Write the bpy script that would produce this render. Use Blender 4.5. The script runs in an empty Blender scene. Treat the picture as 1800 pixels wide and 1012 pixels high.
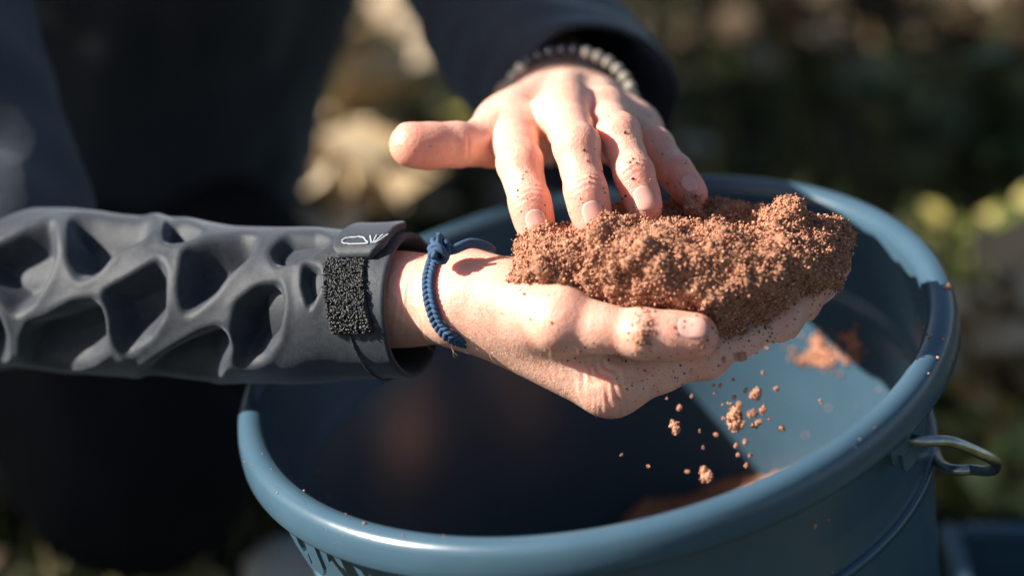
import bpy, bmesh, math, random
import numpy as np
from mathutils import Vector, Matrix, noise as mnoise
from mathutils.bvhtree import BVHTree

random.seed(7); RNG = np.random.default_rng(7)
R = math.radians
scene = bpy.context.scene
COL = scene.collection

# ------------------------------------------------------------------ camera
PITCH = R(27.6); FPX = 4250.0
FWD = np.array([0, math.cos(PITCH), -math.sin(PITCH)])
UP = np.array([0, math.sin(PITCH), math.cos(PITCH)])
RT = np.array([1.0, 0, 0])
TILT = R(11.6); BUCKET_H = 0.40
RIM = np.array([0, 0, BUCKET_H * math.cos(TILT)])            # centre of the bucket's mouth
CAM = RIM - 1.183 * (FWD + (134 / FPX) * RT + (-86 / FPX) * UP)
def V(px, py, d):
    """photo pixel + distance along the view axis -> world point"""
    d = d * 1.035
    return CAM + d * (FWD + (px - 900) / FPX * RT + (506 - py) / FPX * UP)
def proj(P):
    q = np.asarray(P) - CAM
    d = q @ FWD
    return 900 + FPX * (q @ RT) / d, 506 - FPX * (q @ UP) / d, d
cd = bpy.data.cameras.new('camera'); cam = bpy.data.objects.new('camera', cd); COL.objects.link(cam)
cam.location = CAM; cam.rotation_euler = (math.pi / 2 - PITCH, 0, 0)
cd.lens = 85; cd.sensor_width = 36; cd.clip_start = 0.05; cd.clip_end = 400
cd.dof.use_dof = True; cd.dof.focus_distance = 1.118; cd.dof.aperture_fstop = 2.8; cd.dof.aperture_blades = 0
scene.camera = cam

# ------------------------------------------------------------------ light
SUN_EL = R(32); SUN_AZ = R(2)                                # from the left, a little towards the camera
SDIR = Vector((-math.cos(SUN_EL) * math.cos(SUN_AZ), -math.cos(SUN_EL) * math.sin(SUN_AZ), math.sin(SUN_EL)))
w = bpy.data.worlds.new('World'); scene.world = w; w.use_nodes = True
nt = w.node_tree; bgn = nt.nodes['Background']
sky = nt.nodes.new('ShaderNodeTexSky'); sky.sky_type = 'NISHITA'; sky.sun_disc = False
sky.sun_elevation = SUN_EL; sky.sun_rotation = math.atan2(SDIR.x, SDIR.y)
nt.links.new(sky.outputs[0], bgn.inputs[0]); bgn.inputs[1].default_value = 0.05
sl = bpy.data.lights.new('sun', 'SUN'); sl.energy = 5.0; sl.angle = R(0.5); sl.color = (1, 0.94, 0.86)
so = bpy.data.objects.new('sun', sl); COL.objects.link(so)
so.rotation_euler = SDIR.to_track_quat('Z', 'Y').to_euler()
scene.view_settings.view_transform = 'Standard'; scene.view_settings.look = 'None'
scene.view_settings.exposure = 1.18; scene.view_settings.gamma = 1

# ------------------------------------------------------------------ materials
def mat(name, col, rough=0.6, spec=0.5, noise=None, bump=None, metal=0.0, sheen=0.0, sss=0.0, attr=None, trans=0.0, coat=0.0):
    """noise=(scale, colour2, contrast)  bump=[(scale, strength, distance), ...]"""
    m = bpy.data.materials.new(name); m.use_nodes = True
    n = m.node_tree.nodes; l = m.node_tree.links; b = n['Principled BSDF']
    b.inputs['Base Color'].default_value = (*col, 1); b.inputs['Roughness'].default_value = rough
    b.inputs['Specular IOR Level'].default_value = spec; b.inputs['Metallic'].default_value = metal
    b.inputs['Coat Weight'].default_value = coat
    tc = n.new('ShaderNodeTexCoord'); out = None
    if noise:
        t = n.new('ShaderNodeTexNoise'); t.inputs['Scale'].default_value = noise[0]; t.inputs['Detail'].default_value = 5
        l.new(tc.outputs['Object'], t.inputs['Vector'])
        r = n.new('ShaderNodeValToRGB'); c = noise[2]
        r.color_ramp.elements[0].position = 0.5 - c; r.color_ramp.elements[1].position = 0.5 + c
        r.color_ramp.elements[0].color = (*col, 1); r.color_ramp.elements[1].color = (*noise[1], 1)
        l.new(t.outputs['Fac'], r.inputs['Fac']); out = r.outputs['Color']
    if attr:
        a = n.new('ShaderNodeAttribute'); a.attribute_name = attr
        if out is not None:
            mx = n.new('ShaderNodeMix'); mx.data_type = 'RGBA'; mx.blend_type = 'MULTIPLY'; mx.inputs[0].default_value = 1
            l.new(out, mx.inputs[6]); l.new(a.outputs['Color'], mx.inputs[7]); out = mx.outputs[2]
        else: out = a.outputs['Color']
    if out is not None: l.new(out, b.inputs['Base Color'])
    prev = None
    for (s, st, ds) in (bump or []):
        if s < 0:
            t = n.new('ShaderNodeTexVoronoi'); t.inputs['Scale'].default_value = -s; o = t.outputs['Distance']
        else:
            t = n.new('ShaderNodeTexNoise'); t.inputs['Scale'].default_value = s; t.inputs['Detail'].default_value = 4; o = t.outputs['Fac']
        l.new(tc.outputs['Object'], t.inputs['Vector'])
        bp = n.new('ShaderNodeBump'); bp.inputs['Strength'].default_value = st; bp.inputs['Distance'].default_value = ds
        l.new(o, bp.inputs['Height'])
        if prev is not None: l.new(prev, bp.inputs['Normal'])
        prev = bp.outputs['Normal']
    if prev is not None: l.new(prev, b.inputs['Normal'])
    if sheen: b.inputs['Sheen Weight'].default_value = sheen; b.inputs['Sheen Roughness'].default_value = 0.5; b.inputs['Sheen Tint'].default_value = (0.75, 0.85, 1, 1)
    if sss:
        b.inputs['Subsurface Weight'].default_value = sss
        b.inputs['Subsurface Radius'].default_value = (1.0, 0.26, 0.13); b.inputs['Subsurface Scale'].default_value = 0.0060
    if trans:
        b.inputs['Transmission Weight'].default_value = trans
    return m
M = {}
M['skin'] = mat('skin', (1, 1, 1), 0.42, 0.45, attr='tint', sss=0.9, noise=(150, (0.93, 0.80, 0.76), 0.22),
                bump=[(-1300, 0.30, 0.0006), (420, 0.20, 0.0010), (-420, 0.16, 0.0008)])
M['nail'] = mat('nail', (0.80, 0.43, 0.345), 0.25, 0.55, sss=0.6, bump=[(500, 0.08, 0.0005)])
M['soil'] = mat('soil', (0.34, 0.142, 0.078), 0.85, 0.25, attr='tint', noise=(700, (0.58, 0.31, 0.20), 0.3), bump=[(2600, 0.5, 0.0006)])
M['fabric'] = mat('softshell_fabric', (0.010, 0.013, 0.018), 0.56, 0.45, noise=(380, (0.023, 0.028, 0.035), 0.22), sheen=0.26, bump=[(2200, 0.35, 0.0008), (120, 0.2, 0.002)])
M['trouser'] = mat('trouser_fabric', (0.006, 0.008, 0.011), 0.9, 0.1, noise=(14, (0.010, 0.0105, 0.011), 0.25), bump=[(1500, 0.3, 0.001)])
M['hook'] = mat('hook_tape', (0.006, 0.006, 0.006), 0.3, 0.7)
M['logo'] = mat('logo_print', (0.36, 0.39, 0.42), 0.6)
M['stitch'] = mat('stitching', (0.02, 0.022, 0.026), 0.7)
M['plastic'] = mat('bucket_plastic', (0.044, 0.090, 0.130), 0.26, 0.55, noise=(26, (0.056, 0.107, 0.148), 0.25), bump=[(300, 0.05, 0.0006), (35, 0.08, 0.004)])
M['box'] = mat('box_plastic', (0.05, 0.10, 0.135), 0.4, 0.5, bump=[(200, 0.05, 0.001)])
M['wire'] = mat('zinc_wire', (0.55, 0.56, 0.55), 0.32, 0.5, metal=1.0, noise=(180, (0.33, 0.33, 0.30), 0.2), bump=[(700, 0.15, 0.0004)])
M['cord'] = mat('blue_cord', (0.016, 0.040, 0.090), 0.8, 0.25, noise=(1500, (0.07, 0.13, 0.22), 0.28), bump=[(3000, 0.5, 0.0004)])
M['bead'] = mat('pale_bead', (0.52, 0.47, 0.38), 0.5, 0.4, noise=(300, (0.36, 0.31, 0.24), 0.3))
M['bead_dark'] = mat('dark_bead', (0.03, 0.03, 0.035), 0.35, 0.5)
M['hair'] = mat('hair', (0.10, 0.05, 0.025), 0.5)
M['armhair'] = mat('arm_hair', (0.55, 0.38, 0.24), 0.4)
M['boot'] = mat('boot_leather', (0.03, 0.025, 0.02), 0.6, bump=[(200, 0.3, 0.001)])
M['ground'] = mat('ground_soil', (0.030, 0.026, 0.018), 0.95, 0.1, noise=(3.2, (0.050, 0.055, 0.022), 0.2), bump=[(40, 0.8, 0.02)])
M['grass'] = mat('grass_blade', (0.7, 0.7, 0.7), 0.6, 0.3, attr='tint')
M['leaf'] = mat('plant_leaf', (0.9, 0.9, 0.9), 0.5, 0.4, attr='tint')
M['bark'] = mat('bark', (0.10, 0.075, 0.05), 0.9, 0.2, noise=(30, (0.05, 0.035, 0.025), 0.2), bump=[(60, 0.8, 0.01)])
M['pale_wood'] = mat('peeled_wood', (0.42, 0.34, 0.24), 0.8, 0.2, noise=(25, (0.30, 0.22, 0.14), 0.25), bump=[(60, 0.5, 0.006)])
M['stone'] = mat('pale_stone', (0.55, 0.53, 0.48), 0.8, 0.3, noise=(20, (0.38, 0.35, 0.30), 0.25), bump=[(50, 0.5, 0.006)])

# ------------------------------------------------------------------ scene helpers
def link(o, parent=None):
    COL.objects.link(o)
    if parent is not None: o.parent = parent
    return o
def tag(o, label=None, cat=None, group=None, kind=None):
    if label: o['label'] = label
    if cat: o['category'] = cat
    if group: o['group'] = group
    if kind: o['kind'] = kind
    return o
def empty(name, loc=(0, 0, 0)):
    o = bpy.data.objects.new(name, None); o.location = loc; o.empty_display_size = 0.05
    return link(o)
def meshobj(name, verts, faces, m, parent=None, smooth=True, tint=None):
    me = bpy.data.meshes.new(name)
    verts = np.asarray(verts, dtype=np.float64)
    if parent is not None:
        pl = np.array(parent.matrix_world.translation) if parent.parent is None else np.array(parent.parent.location) + np.array(parent.location)
        verts = verts - np.array(world_of(parent))
    if isinstance(faces, np.ndarray):
        k = faces.shape[1]; n = len(faces)
        me.vertices.add(len(verts)); me.vertices.foreach_set('co', verts.ravel().astype(np.float32))
        me.loops.add(n * k); me.loops.foreach_set('vertex_index', faces.ravel().astype(np.int32))
        me.polygons.add(n); me.polygons.foreach_set('loop_start', (np.arange(n) * k).astype(np.int32))
        me.update(calc_edges=True); me.validate()
    else:
        me.from_pydata([tuple(v) for v in verts], [], [tuple(f) for f in faces]); me.validate()
    if smooth: me.polygons.foreach_set('use_smooth', np.ones(len(me.polygons), dtype=bool))
    if tint is not None:
        a = me.color_attributes.new('tint', 'FLOAT_COLOR', 'POINT')
        c = np.ones((len(verts), 4), dtype=np.float32); c[:, :3] = tint; a.data.foreach_set('color', c.ravel())
    me.materials.append(m); me.update()
    return link(bpy.data.objects.new(name, me), parent)
def world_of(o):
    p = np.zeros(3)
    while o is not None: p = p + np.array(o.location); o = o.parent
    return p
def nrm(v):
    v = np.asarray(v, float); return v / (np.linalg.norm(v) + 1e-12)
def catmull(pts, n):
    """smooth resample of a polyline (any width of columns)"""
    P = np.asarray(pts, float); P = np.vstack([2 * P[0] - P[1], P, 2 * P[-1] - P[-2]])
    out = []
    segs = len(P) - 3
    for t in np.linspace(0, segs - 1e-6, n):
        i = int(t); f = t - i; a, b, c, d = P[i:i + 4]
        out.append(0.5 * (2 * b + (c - a) * f + (2 * a - 5 * b + 4 * c - d) * f * f + (3 * b - a - 3 * c + d) * f ** 3))
    return np.array(out)
def frames(C, ref):
    """tangent + two normals along a curve; ref hints the first normal"""
    T = np.gradient(C, axis=0); T /= np.linalg.norm(T, axis=1)[:, None]
    N = ref - (T @ ref)[:, None] * T if ref.ndim == 1 else ref
    N /= np.linalg.norm(N, axis=1)[:, None]
    return T, N, np.cross(T, N)
def tube(C, rad, seg=10, ref=np.array([0.13, 0.21, 0.97]), closed=False, caps=True):
    C = np.asarray(C, float); n = len(C); rad = np.broadcast_to(np.asarray(rad, float), (n,))
    T = np.gradient(C, axis=0)
    if closed: T = np.roll(C, -1, 0) - np.roll(C, 1, 0)
    T /= (np.linalg.norm(T, axis=1)[:, None] + 1e-12)
    N = np.zeros_like(C); r = np.asarray(ref, float)
    for i in range(n):                       # parallel transport
        r = r - (r @ T[i]) * T[i]; r = r / (np.linalg.norm(r) + 1e-12); N[i] = r
    B = np.cross(T, N); a = np.arange(seg) * 2 * math.pi / seg
    vs = (C[:, None] + rad[:, None, None] * (np.cos(a)[None, :, None] * N[:, None] + np.sin(a)[None, :, None] * B[:, None])).reshape(-1, 3)
    fs = []
    for i in range(n if closed else n - 1):
        j = (i + 1) % n
        for k in range(seg):
            k2 = (k + 1) % seg; fs.append((i * seg + k, i * seg + k2, j * seg + k2, j * seg + k))
    vs = list(vs)
    if not closed and caps:
        for i in (0, n - 1):
            vs.append(C[i]); c = len(vs) - 1
            for k in range(seg):
                k2 = (k + 1) % seg
                fs.append((c, i * seg + k2, i * seg + k) if i == 0 else (c, i * seg + k, i * seg + k2))
    return np.array(vs), fs
class Bag:
    def __init__(s): s.v = []; s.f = []; s.n = 0
    def add(s, vs, fs):
        s.v.append(np.asarray(vs, float)); s.f += [tuple(i + s.n for i in f) for f in fs]; s.n += len(vs)
    def build(s, name, m, parent=None, smooth=True, tint=None): return meshobj(name, np.vstack(s.v), s.f, m, parent, smooth, tint)
def fbm(P, scale, octv=3, seed=0.0):
    out = np.empty(len(P)); off = Vector((seed * 7.1, seed * 3.7, -seed * 5.3))
    for i, p in enumerate(P):
        v = Vector(p) * scale + off; s = 0; a = 1
        for _ in range(octv): s += a * mnoise.noise(v); v = v * 2.03; a *= 0.5
        out[i] = s
    return out

# ------------------------------------------------------------------ signed distance bodies
class Grid:
    def __init__(s, lo, hi, h):
        s.h = h; s.lo = np.asarray(lo, float); s.dim = np.ceil((np.asarray(hi) - s.lo) / h).astype(int) + 1
        s.ax = [(s.lo[i] + h * np.arange(s.dim[i])).astype(np.float32) for i in range(3)]
    def new(s): return np.full(tuple(s.dim), 0.05, dtype=np.float32)
    def box(s, lo, hi):
        a = np.clip(((np.asarray(lo) - s.lo) / s.h).astype(int), 0, s.dim - 1); b = np.clip(((np.asarray(hi) - s.lo) / s.h).astype(int) + 2, 1, s.dim)
        return tuple(slice(int(a[i]), int(b[i])) for i in range(3))
    def pts(s, sl): return np.meshgrid(*[s.ax[i][sl[i]] for i in range(3)], indexing='ij', sparse=True)
def smin(a, b, k):
    if k <= 0: return np.minimum(a, b)
    h = np.maximum(k - np.abs(a - b), 0) / k
    return np.minimum(a, b) - h * h * k * 0.25
def cap(g, F, a, b, r1, r2, k, flat=None):
    """tapered capsule; flat=(direction, factor) squeezes (factor>1) or widens it along a direction"""
    a = np.asarray(a, float); b = np.asarray(b, float); mr = max(r1, r2) * (1 if not flat else max(1, 1 / flat[1])) + k + 3 * g.h + 0.006
    sl = g.box(np.minimum(a, b) - mr, np.maximum(a, b) + mr); X, Y, Z = g.pts(sl)
    ba = b - a; L = max(ba @ ba, 1e-12)
    x, y, z = X - a[0], Y - a[1], Z - a[2]
    t = np.clip((x * ba[0] + y * ba[1] + z * ba[2]) / L, 0, 1)
    x = x - t * ba[0]; y = y - t * ba[1]; z = z - t * ba[2]
    if flat is not None:
        n = nrm(flat[0]); c = (x * n[0] + y * n[1] + z * n[2]) * (flat[1] - 1)
        x = x + c * n[0]; y = y + c * n[1]; z = z + c * n[2]
    d = np.sqrt(x * x + y * y + z * z) - (r1 + (r2 - r1) * t)
    if flat is not None and flat[1] > 1: d = d / (0.5 + 0.5 * flat[1])
    F[sl] = smin(F[sl], d.astype(np.float32), k)
def ell(g, F, c, axes, rad, k):
    """ellipsoid with axes = 3 unit vectors"""
    c = np.asarray(c, float); mr = max(rad) + k + 3 * g.h + 0.006
    sl = g.box(c - mr, c + mr); X, Y, Z = g.pts(sl); x, y, z = X - c[0], Y - c[1], Z - c[2]
    q = 0; 
    for n, r in zip(axes, rad): q = q + ((x * n[0] + y * n[1] + z * n[2]) / r) ** 2
    q = np.sqrt(q); d = (q - 1) * min(rad) 
    F[sl] = smin(F[sl], d.astype(np.float32), k)
def surface(g, F):
    S = F < 0; d = g.dim
    c8 = [(i, j, k) for i in (0, 1) for j in (0, 1) for k in (0, 1)]
    tot = np.zeros(tuple(d - 1), np.int8)
    for i, j, k in c8: tot += S[i:d[0] - 1 + i, j:d[1] - 1 + j, k:d[2] - 1 + k]
    act = np.argwhere((tot > 0) & (tot < 8))
    vals = np.stack([F[act[:, 0] + i, act[:, 1] + j, act[:, 2] + k] for i, j, k in c8], 1).astype(np.float64)
    acc = np.zeros((len(act), 3)); cnt = np.zeros(len(act))
    for a in range(8):
        for b in range(a + 1, 8):
            df = np.array(c8[b]) - np.array(c8[a])
            if np.abs(df).sum() != 1: continue
            m = (vals[:, a] < 0) != (vals[:, b] < 0)
            t = vals[m, a] / (vals[m, a] - vals[m, b])
            acc[m] += np.array(c8[a]) + t[:, None] * df; cnt[m] += 1
    verts = g.lo + g.h * (act + acc / cnt[:, None])
    idm = np.full(tuple(d - 1), -1, np.int32); idm[act[:, 0], act[:, 1], act[:, 2]] = np.arange(len(act))
    Q = []
    for ax in range(3):
        o1, o2 = [(1, 2), (2, 0), (0, 1)][ax]
        n = np.array(d); s0 = [slice(0, n[i]) for i in range(3)]; s1 = list(s0)
        s0[ax] = slice(0, n[ax] - 1); s1[ax] = slice(1, n[ax])
        A = S[tuple(s0)]; B = S[tuple(s1)]
        e = np.argwhere(A != B); e = e[(e[:, o1] > 0) & (e[:, o2] > 0) & (e[:, o1] < n[o1] - 1) & (e[:, o2] < n[o2] - 1)]
        inside = A[e[:, 0], e[:, 1], e[:, 2]]
        def cid(u, v):
            q = e.copy(); q[:, o1] -= u; q[:, o2] -= v; return idm[q[:, 0], q[:, 1], q[:, 2]]
        q = np.stack([cid(1, 1), cid(0, 1), cid(0, 0), cid(1, 0)], 1)
        q[~inside] = q[~inside][:, ::-1]; Q.append(q)
    return verts, np.vstack(Q).astype(np.int32)
def vnormals(v, f):
    n = np.cross(v[f[:, 2]] - v[f[:, 0]], v[f[:, 3]] - v[f[:, 1]]); out = np.zeros_like(v)
    for k in range(4): np.add.at(out, f[:, k], n)
    return out / (np.linalg.norm(out, axis=1)[:, None] + 1e-12)
TOCAM = -FWD

# ================================================================== SETTING
GX0 = RIM[0] + math.sin(TILT) * BUCKET_H
def ground_z(x, y):
    dx = x - GX0; s = math.tan(TILT)
    core = s * np.clip(dx, -0.165, 0.165)
    fall = np.exp(-np.maximum(0, np.hypot(dx, y) - 0.19) ** 2 / 0.35 ** 2)
    return core * fall
gx = np.unique(np.concatenate([np.linspace(-1.2, 1.6, 90), np.linspace(-6, 6, 60), np.linspace(-120, 120, 33)]))
gy = np.unique(np.concatenate([np.linspace(-0.6, 2.4, 90), np.linspace(-6, 8, 60), np.linspace(-120, 120, 33)]))
GXX, GYY = np.meshgrid(gx, gy, indexing='ij'); GZ = ground_z(GXX, GYY)
gv = np.stack([GXX, GYY, GZ], -1).reshape(-1, 3); far = np.hypot(gv[:, 0], gv[:, 1])
gv[:, 2] += np.where((np.hypot(gv[:, 0] - GX0, gv[:, 1]) > 0.24), 0.012 * fbm(gv, 3.0, 3, 1) - 0.004, 0)
ni, nj = len(gx), len(gy); I, J = np.meshgrid(np.arange(ni - 1), np.arange(nj - 1), indexing='ij')
q = np.stack([I * nj + J, (I + 1) * nj + J, (I + 1) * nj + J + 1, I * nj + J + 1], -1).reshape(-1, 4)
tag(meshobj('ground', gv, q.astype(np.int32), M['ground']), 'dark soil ground under grass and fallen leaves', 'ground', kind='structure')

def blades(n, region, h0, h1, cols, name, label, lean=0.5, wd=0.003):
    vs = np.zeros((n, 5, 3)); ct = np.zeros((n, 5, 3)); cols = np.array(cols)
    xy = region(n); z = ground_z(xy[:, 0], xy[:, 1]) - 0.01
    a = RNG.uniform(0, 6.283, n); h = RNG.uniform(h0, h1, n); le = RNG.uniform(0, lean, n) * h; la = RNG.uniform(0, 6.283, n)
    wv = np.stack([np.cos(a), np.sin(a), 0 * a], 1) * (wd * RNG.uniform(0.6, 1.4, n))[:, None]
    ld = np.stack([np.cos(la), np.sin(la), 0 * a], 1) * le[:, None]; base = np.stack([xy[:, 0], xy[:, 1], z], 1); up = np.array([0, 0, 1.0])
    vs[:, 0] = base - wv; vs[:, 1] = base + wv
    vs[:, 2] = base + 0.3 * ld + 0.6 * h[:, None] * up + 0.8 * wv; vs[:, 3] = base + 0.3 * ld + 0.6 * h[:, None] * up - 0.8 * wv
    vs[:, 4] = base + ld + h[:, None] * up
    c = cols[RNG.integers(0, len(cols), n)] * RNG.uniform(0.75, 1.25, (n, 1)); ct[:] = c[:, None]
    b = (np.arange(n) * 5)[:, None]
    f = [tuple(r) for r in (b + np.array([0, 1, 2, 3]))] + [tuple(r) for r in (b + np.array([3, 2, 4]))]
    return tag(meshobj(name, vs.reshape(-1, 3), f, M['grass'], tint=ct.reshape(-1, 3)), label, 'grass', kind='stuff')
def reg_main(n):
    xy = np.stack([RNG.uniform(-1.2, 1.3, 4 * n), RNG.uniform(-0.5, 2.3, 4 * n)], 1)
    keep = (np.hypot(xy[:, 0] - GX0, xy[:, 1]) > 0.19)
    return xy[keep][:n]
blades(26000, reg_main, 0.02, 0.075, [(0.07, 0.11, 0.03), (0.05, 0.085, 0.03), (0.16, 0.15, 0.05), (0.10, 0.13, 0.035), (0.20, 0.16, 0.08)], 'grass',
       'short green and straw coloured grass covering the ground behind the bucket', 0.7)

def leaf_shape(c, d, n, L, W, curl=0.25):
    """one leaf: 6-point blade, tip along d, face normal n"""
    d = nrm(d); n = nrm(n - (n @ d) * d); s = np.cross(d, n)
    P = [c, c + d * L * .3 + s * W * .5 + n * curl * W * .3, c + d * L * .65 + s * W * .4 + n * curl * W * .25, c + d * L - n * curl * L * .25,
         c + d * L * .65 - s * W * .4 + n * curl * W * .25, c + d * L * .3 - s * W * .5 + n * curl * W * .3, c + d * L * .35, c + d * L * .7]
    F = [(0, 1, 6), (1, 2, 7, 6), (2, 3, 7), (0, 6, 5), (6, 7, 4, 5), (7, 3, 4)]
    return np.array(P), F
def foliage(name, m, parent, centres, cols, L, W, dirs=None, up=0.5):
    bag = Bag(); tc = []
    for i, c in enumerate(centres):
        d = RNG.normal(size=3) if dirs is None else dirs[i] + 0.4 * RNG.normal(size=3); d[2] = d[2] * 0.6
        n = RNG.normal(size=3) * 0.7 + np.array([0, 0, up]); s = RNG.uniform(0.6, 1.3)
        v, f = leaf_shape(c, d, n, L * s, W * s); bag.add(v, f); tc.append(np.repeat((np.array(cols[RNG.integers(0, len(cols))]) * RNG.uniform(.75, 1.25))[None], len(v), 0))
    return bag.build(name, m, parent, tint=np.vstack(tc))

# unseen evergreens added left of the frame to shade the ground behind the bucket
def shade_evergreen(x, y, h, rx, ry, label, n=4200, z0=.03):
    t = tag(empty('added_shade_evergreen', (x, y, 0)), label, 'evergreen', 'unseen evergreens added in a row for shade'); bag = Bag()
    for i in range(6):
        a = i * 1.05; p = np.array([x + rx * .5 * math.cos(a), y + ry * .5 * math.sin(a), h * RNG.uniform(.7, .93)])
        v, f = tube(catmull([[x + .03 * math.cos(a), y + .03 * math.sin(a), -.03], [x + .08 * math.cos(a), y + .05 * math.sin(a), h * .35], p], 8), np.linspace(.025, .007, 8), 6); bag.add(v, f)
    bag.build('trunk', M['bark'], t)
    z = RNG.uniform(z0, 1, n); a = RNG.uniform(0, 6.283, n); k = np.sqrt(1 - z ** 7) * (.55 + .45 * np.minimum(1, z * 4)) * RNG.uniform(.1, 1, n) ** .5
    c = np.stack([x + rx * k * np.cos(a), y + ry * k * np.sin(a), h * z], 1); c = c[fbm(c, 4, 2, 3) > -.5]
    foliage('crown', M['leaf'], t, c, [(.05, .09, .025), (.035, .065, .02), (.07, .10, .03)], .075, .045)
T_ = math.tan(SUN_AZ)
for c_, ry, h_, lb in ((.31, .14, 2.45, 'unseen slim tall evergreen with a bare stem, added for shade, first in the row'), (.60, .16, 1.92, 'unseen short columnar evergreen, added for shade, second in the row'), (1.09, .17, 2.6, 'unseen broad evergreen with a bare trunk, added for shade, third in the row'),
                       (1.70, .30, 2.7, 'unseen broad columnar evergreen, added for shade, fourth in the row after a gap'), (2.35, .33, 2.8, 'unseen columnar evergreen, added for shade, last in the row')):
    shade_evergreen(-2.7, c_ - 2.7 * T_, h_, {.31: .13, .60: .20, 1.09: .15}.get(c_, .42), ry, lb, z0={.31: .665, 1.09: .70}.get(c_, .03))  # crown heights, bare stems and gaps shaped by where sun should pass

# ================================================================== BUCKET
NB = np.array([-math.sin(TILT), 0, math.cos(TILT)]); XB = np.array([math.cos(TILT), 0, math.sin(TILT)]); YB = np.array([0, 1.0, 0])
def B(r, z, a): return RIM + XB * (r * math.cos(a)) + YB * (r * math.sin(a)) + NB * z
BASE = RIM - NB * BUCKET_H
bucket = tag(empty('bucket', BASE), 'round blue grey plastic bucket with rolled rim below the hands', 'bucket')
def lathe(prof, seg, name, m, parent):
    a = np.arange(seg) * 2 * math.pi / seg; k = len(prof)
    vs = np.array([[B(r, z, t) for (r, z) in prof] for t in a]).reshape(-1, 3); fs = []
    for i in range(seg):
        j = (i + 1) % seg
        for p in range(k - 1): fs.append((i * k + p, i * k + p + 1, j * k + p + 1, j * k + p))
    return meshobj(name, vs, fs, m, parent)
def arc(cx, cz, r, a0, a1, n): return [(cx + r * math.cos(R(t)), cz + r * math.sin(R(t))) for t in np.linspace(a0, a1, n)]
inner = [(0.0005, -.392), (.122, -.392), (.129, -.388), (.1305, -.380)] + [(.1305 + (.1545 - .1305) * t, -.380 + (.380 - .054) * t) for t in np.linspace(.05, .98, 12)]
inner += [(.1548, -.0525), (.1580, -.0505), (.1592, -.048), (.1632, -.012)]
rim = arc(.1705, -.0075, .0073, 170, 25, 14) + [(.1782, -.009), (.1785, -.012), (.1787, -.0165), (.1782, -.0178), (.1772, -.0174), (.1768, -.012), (.1758, -.0098), (.1670, -.0098), (.1660, -.013)]
outer = [(.1650, -.025), (.1595, -.054), (.1588, -.060)] + [(.1588 + (.1345 - .1588) * t, -.060 + (-.390 + .060) * t) for t in np.linspace(.06, 1, 12)] + [(.1330, -.3985), (.1305, -.4000), (.0005, -.4000)]
shell = lathe(inner + rim + outer, 256, 'shell', M['plastic'], bucket)
lathe([(.1575, -.0755), (.1600, -.0760), (.1602, -.0800), (.1570, -.0805)], 192, 'band', M['plastic'], bucket)
bm_v = np.array([v.co for v in shell.data.vertices]) + BASE
BVH_B = BVHTree.FromPolygons([Vector(v) for v in bm_v], [tuple(p.vertices) for p in shell.data.polygons])
def ray(px, py, tree):
    d = V(px, py, 1.0) - CAM; h = tree.ray_cast(Vector(CAM), Vector(d).normalized()); return h
def find_angle(px, py, r, z):
    best = min(((proj(B(r, z, a))[0] - px) ** 2 + (proj(B(r, z, a))[1] - py) ** 2, a) for a in np.linspace(-math.pi, 0.6, 1400)); return best[1]
from mathutils.geometry import tessellate_polygon
def ear(a0, outline, hole, name):
    """flat lug under the rim: outline/hole in (arc mm, z mm), wrapped round the skirt"""
    loops = [outline] + ([hole] if hole else [])
    tri = tessellate_polygon([[Vector((x, y, 0)) for x, y in l] for l in loops]); flat = [p for l in loops for p in l]
    vs = []; fs = []; n = len(flat); r0 = .1762
    for th in (0, -.0018):
        for (x, z) in flat: vs.append(B(r0 + th - (max(0, -z - 16) * 1.2e-4), (z * 1.2 + 12) / 1000, a0 + x / 1000 / r0))
    fs += [tuple(t) for t in tri] + [tuple(i + n for i in reversed(t)) for t in tri]
    s = 0
    for l in loops:
        k = len(l); fs += [(s + i, s + (i + 1) % k, s + (i + 1) % k + n, s + i + n) for i in range(k)]; s += k
    o = meshobj(name, vs, fs, M['plastic'], bucket, smooth=False)
    return o
def dense(pts, step=2.0):
    out = []
    for i in range(len(pts)):
        a = np.array(pts[i]); b = np.array(pts[(i + 1) % len(pts)]); k = max(1, int(np.linalg.norm(b - a) / step))
        out += [tuple(a + (b - a) * t / k) for t in range(k)]
    return out
A_L = find_angle(522, 958, .1755, -.022)
slot = [(-3 + 4.2 * math.cos(t), -31 + 5.5 * math.sin(t)) for t in np.linspace(R(300), R(-40), 14)] + [(0.6, -40), (-1.6, -41)]
ear(A_L, dense([(-26, -19), (26, -19), (24, -23), (20, -25), (19, -33), (17, -33.5), (16, -26), (12, -25.5), (10, -28), (10, -40), (7, -44), (-4, -44), (-12, -36), (-17, -27), (-24, -23)]), None if False else slot, 'ear')
A_R = find_angle(1598, 755, .1755, -.022)
hole = [(2.4 * math.cos(t), -31 + 2.4 * math.sin(t)) for t in np.linspace(0, 2 * math.pi, 17)[:-1]]
ear(A_R, dense([(-26, -19), (26, -19), (24, -23), (17, -27), (12, -36), (4, -42), (-6, -43), (-9, -40), (-10, -33), (-14, -31), (-17, -35), (-19, -27), (-24, -24)]), hole, 'ear')
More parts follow.
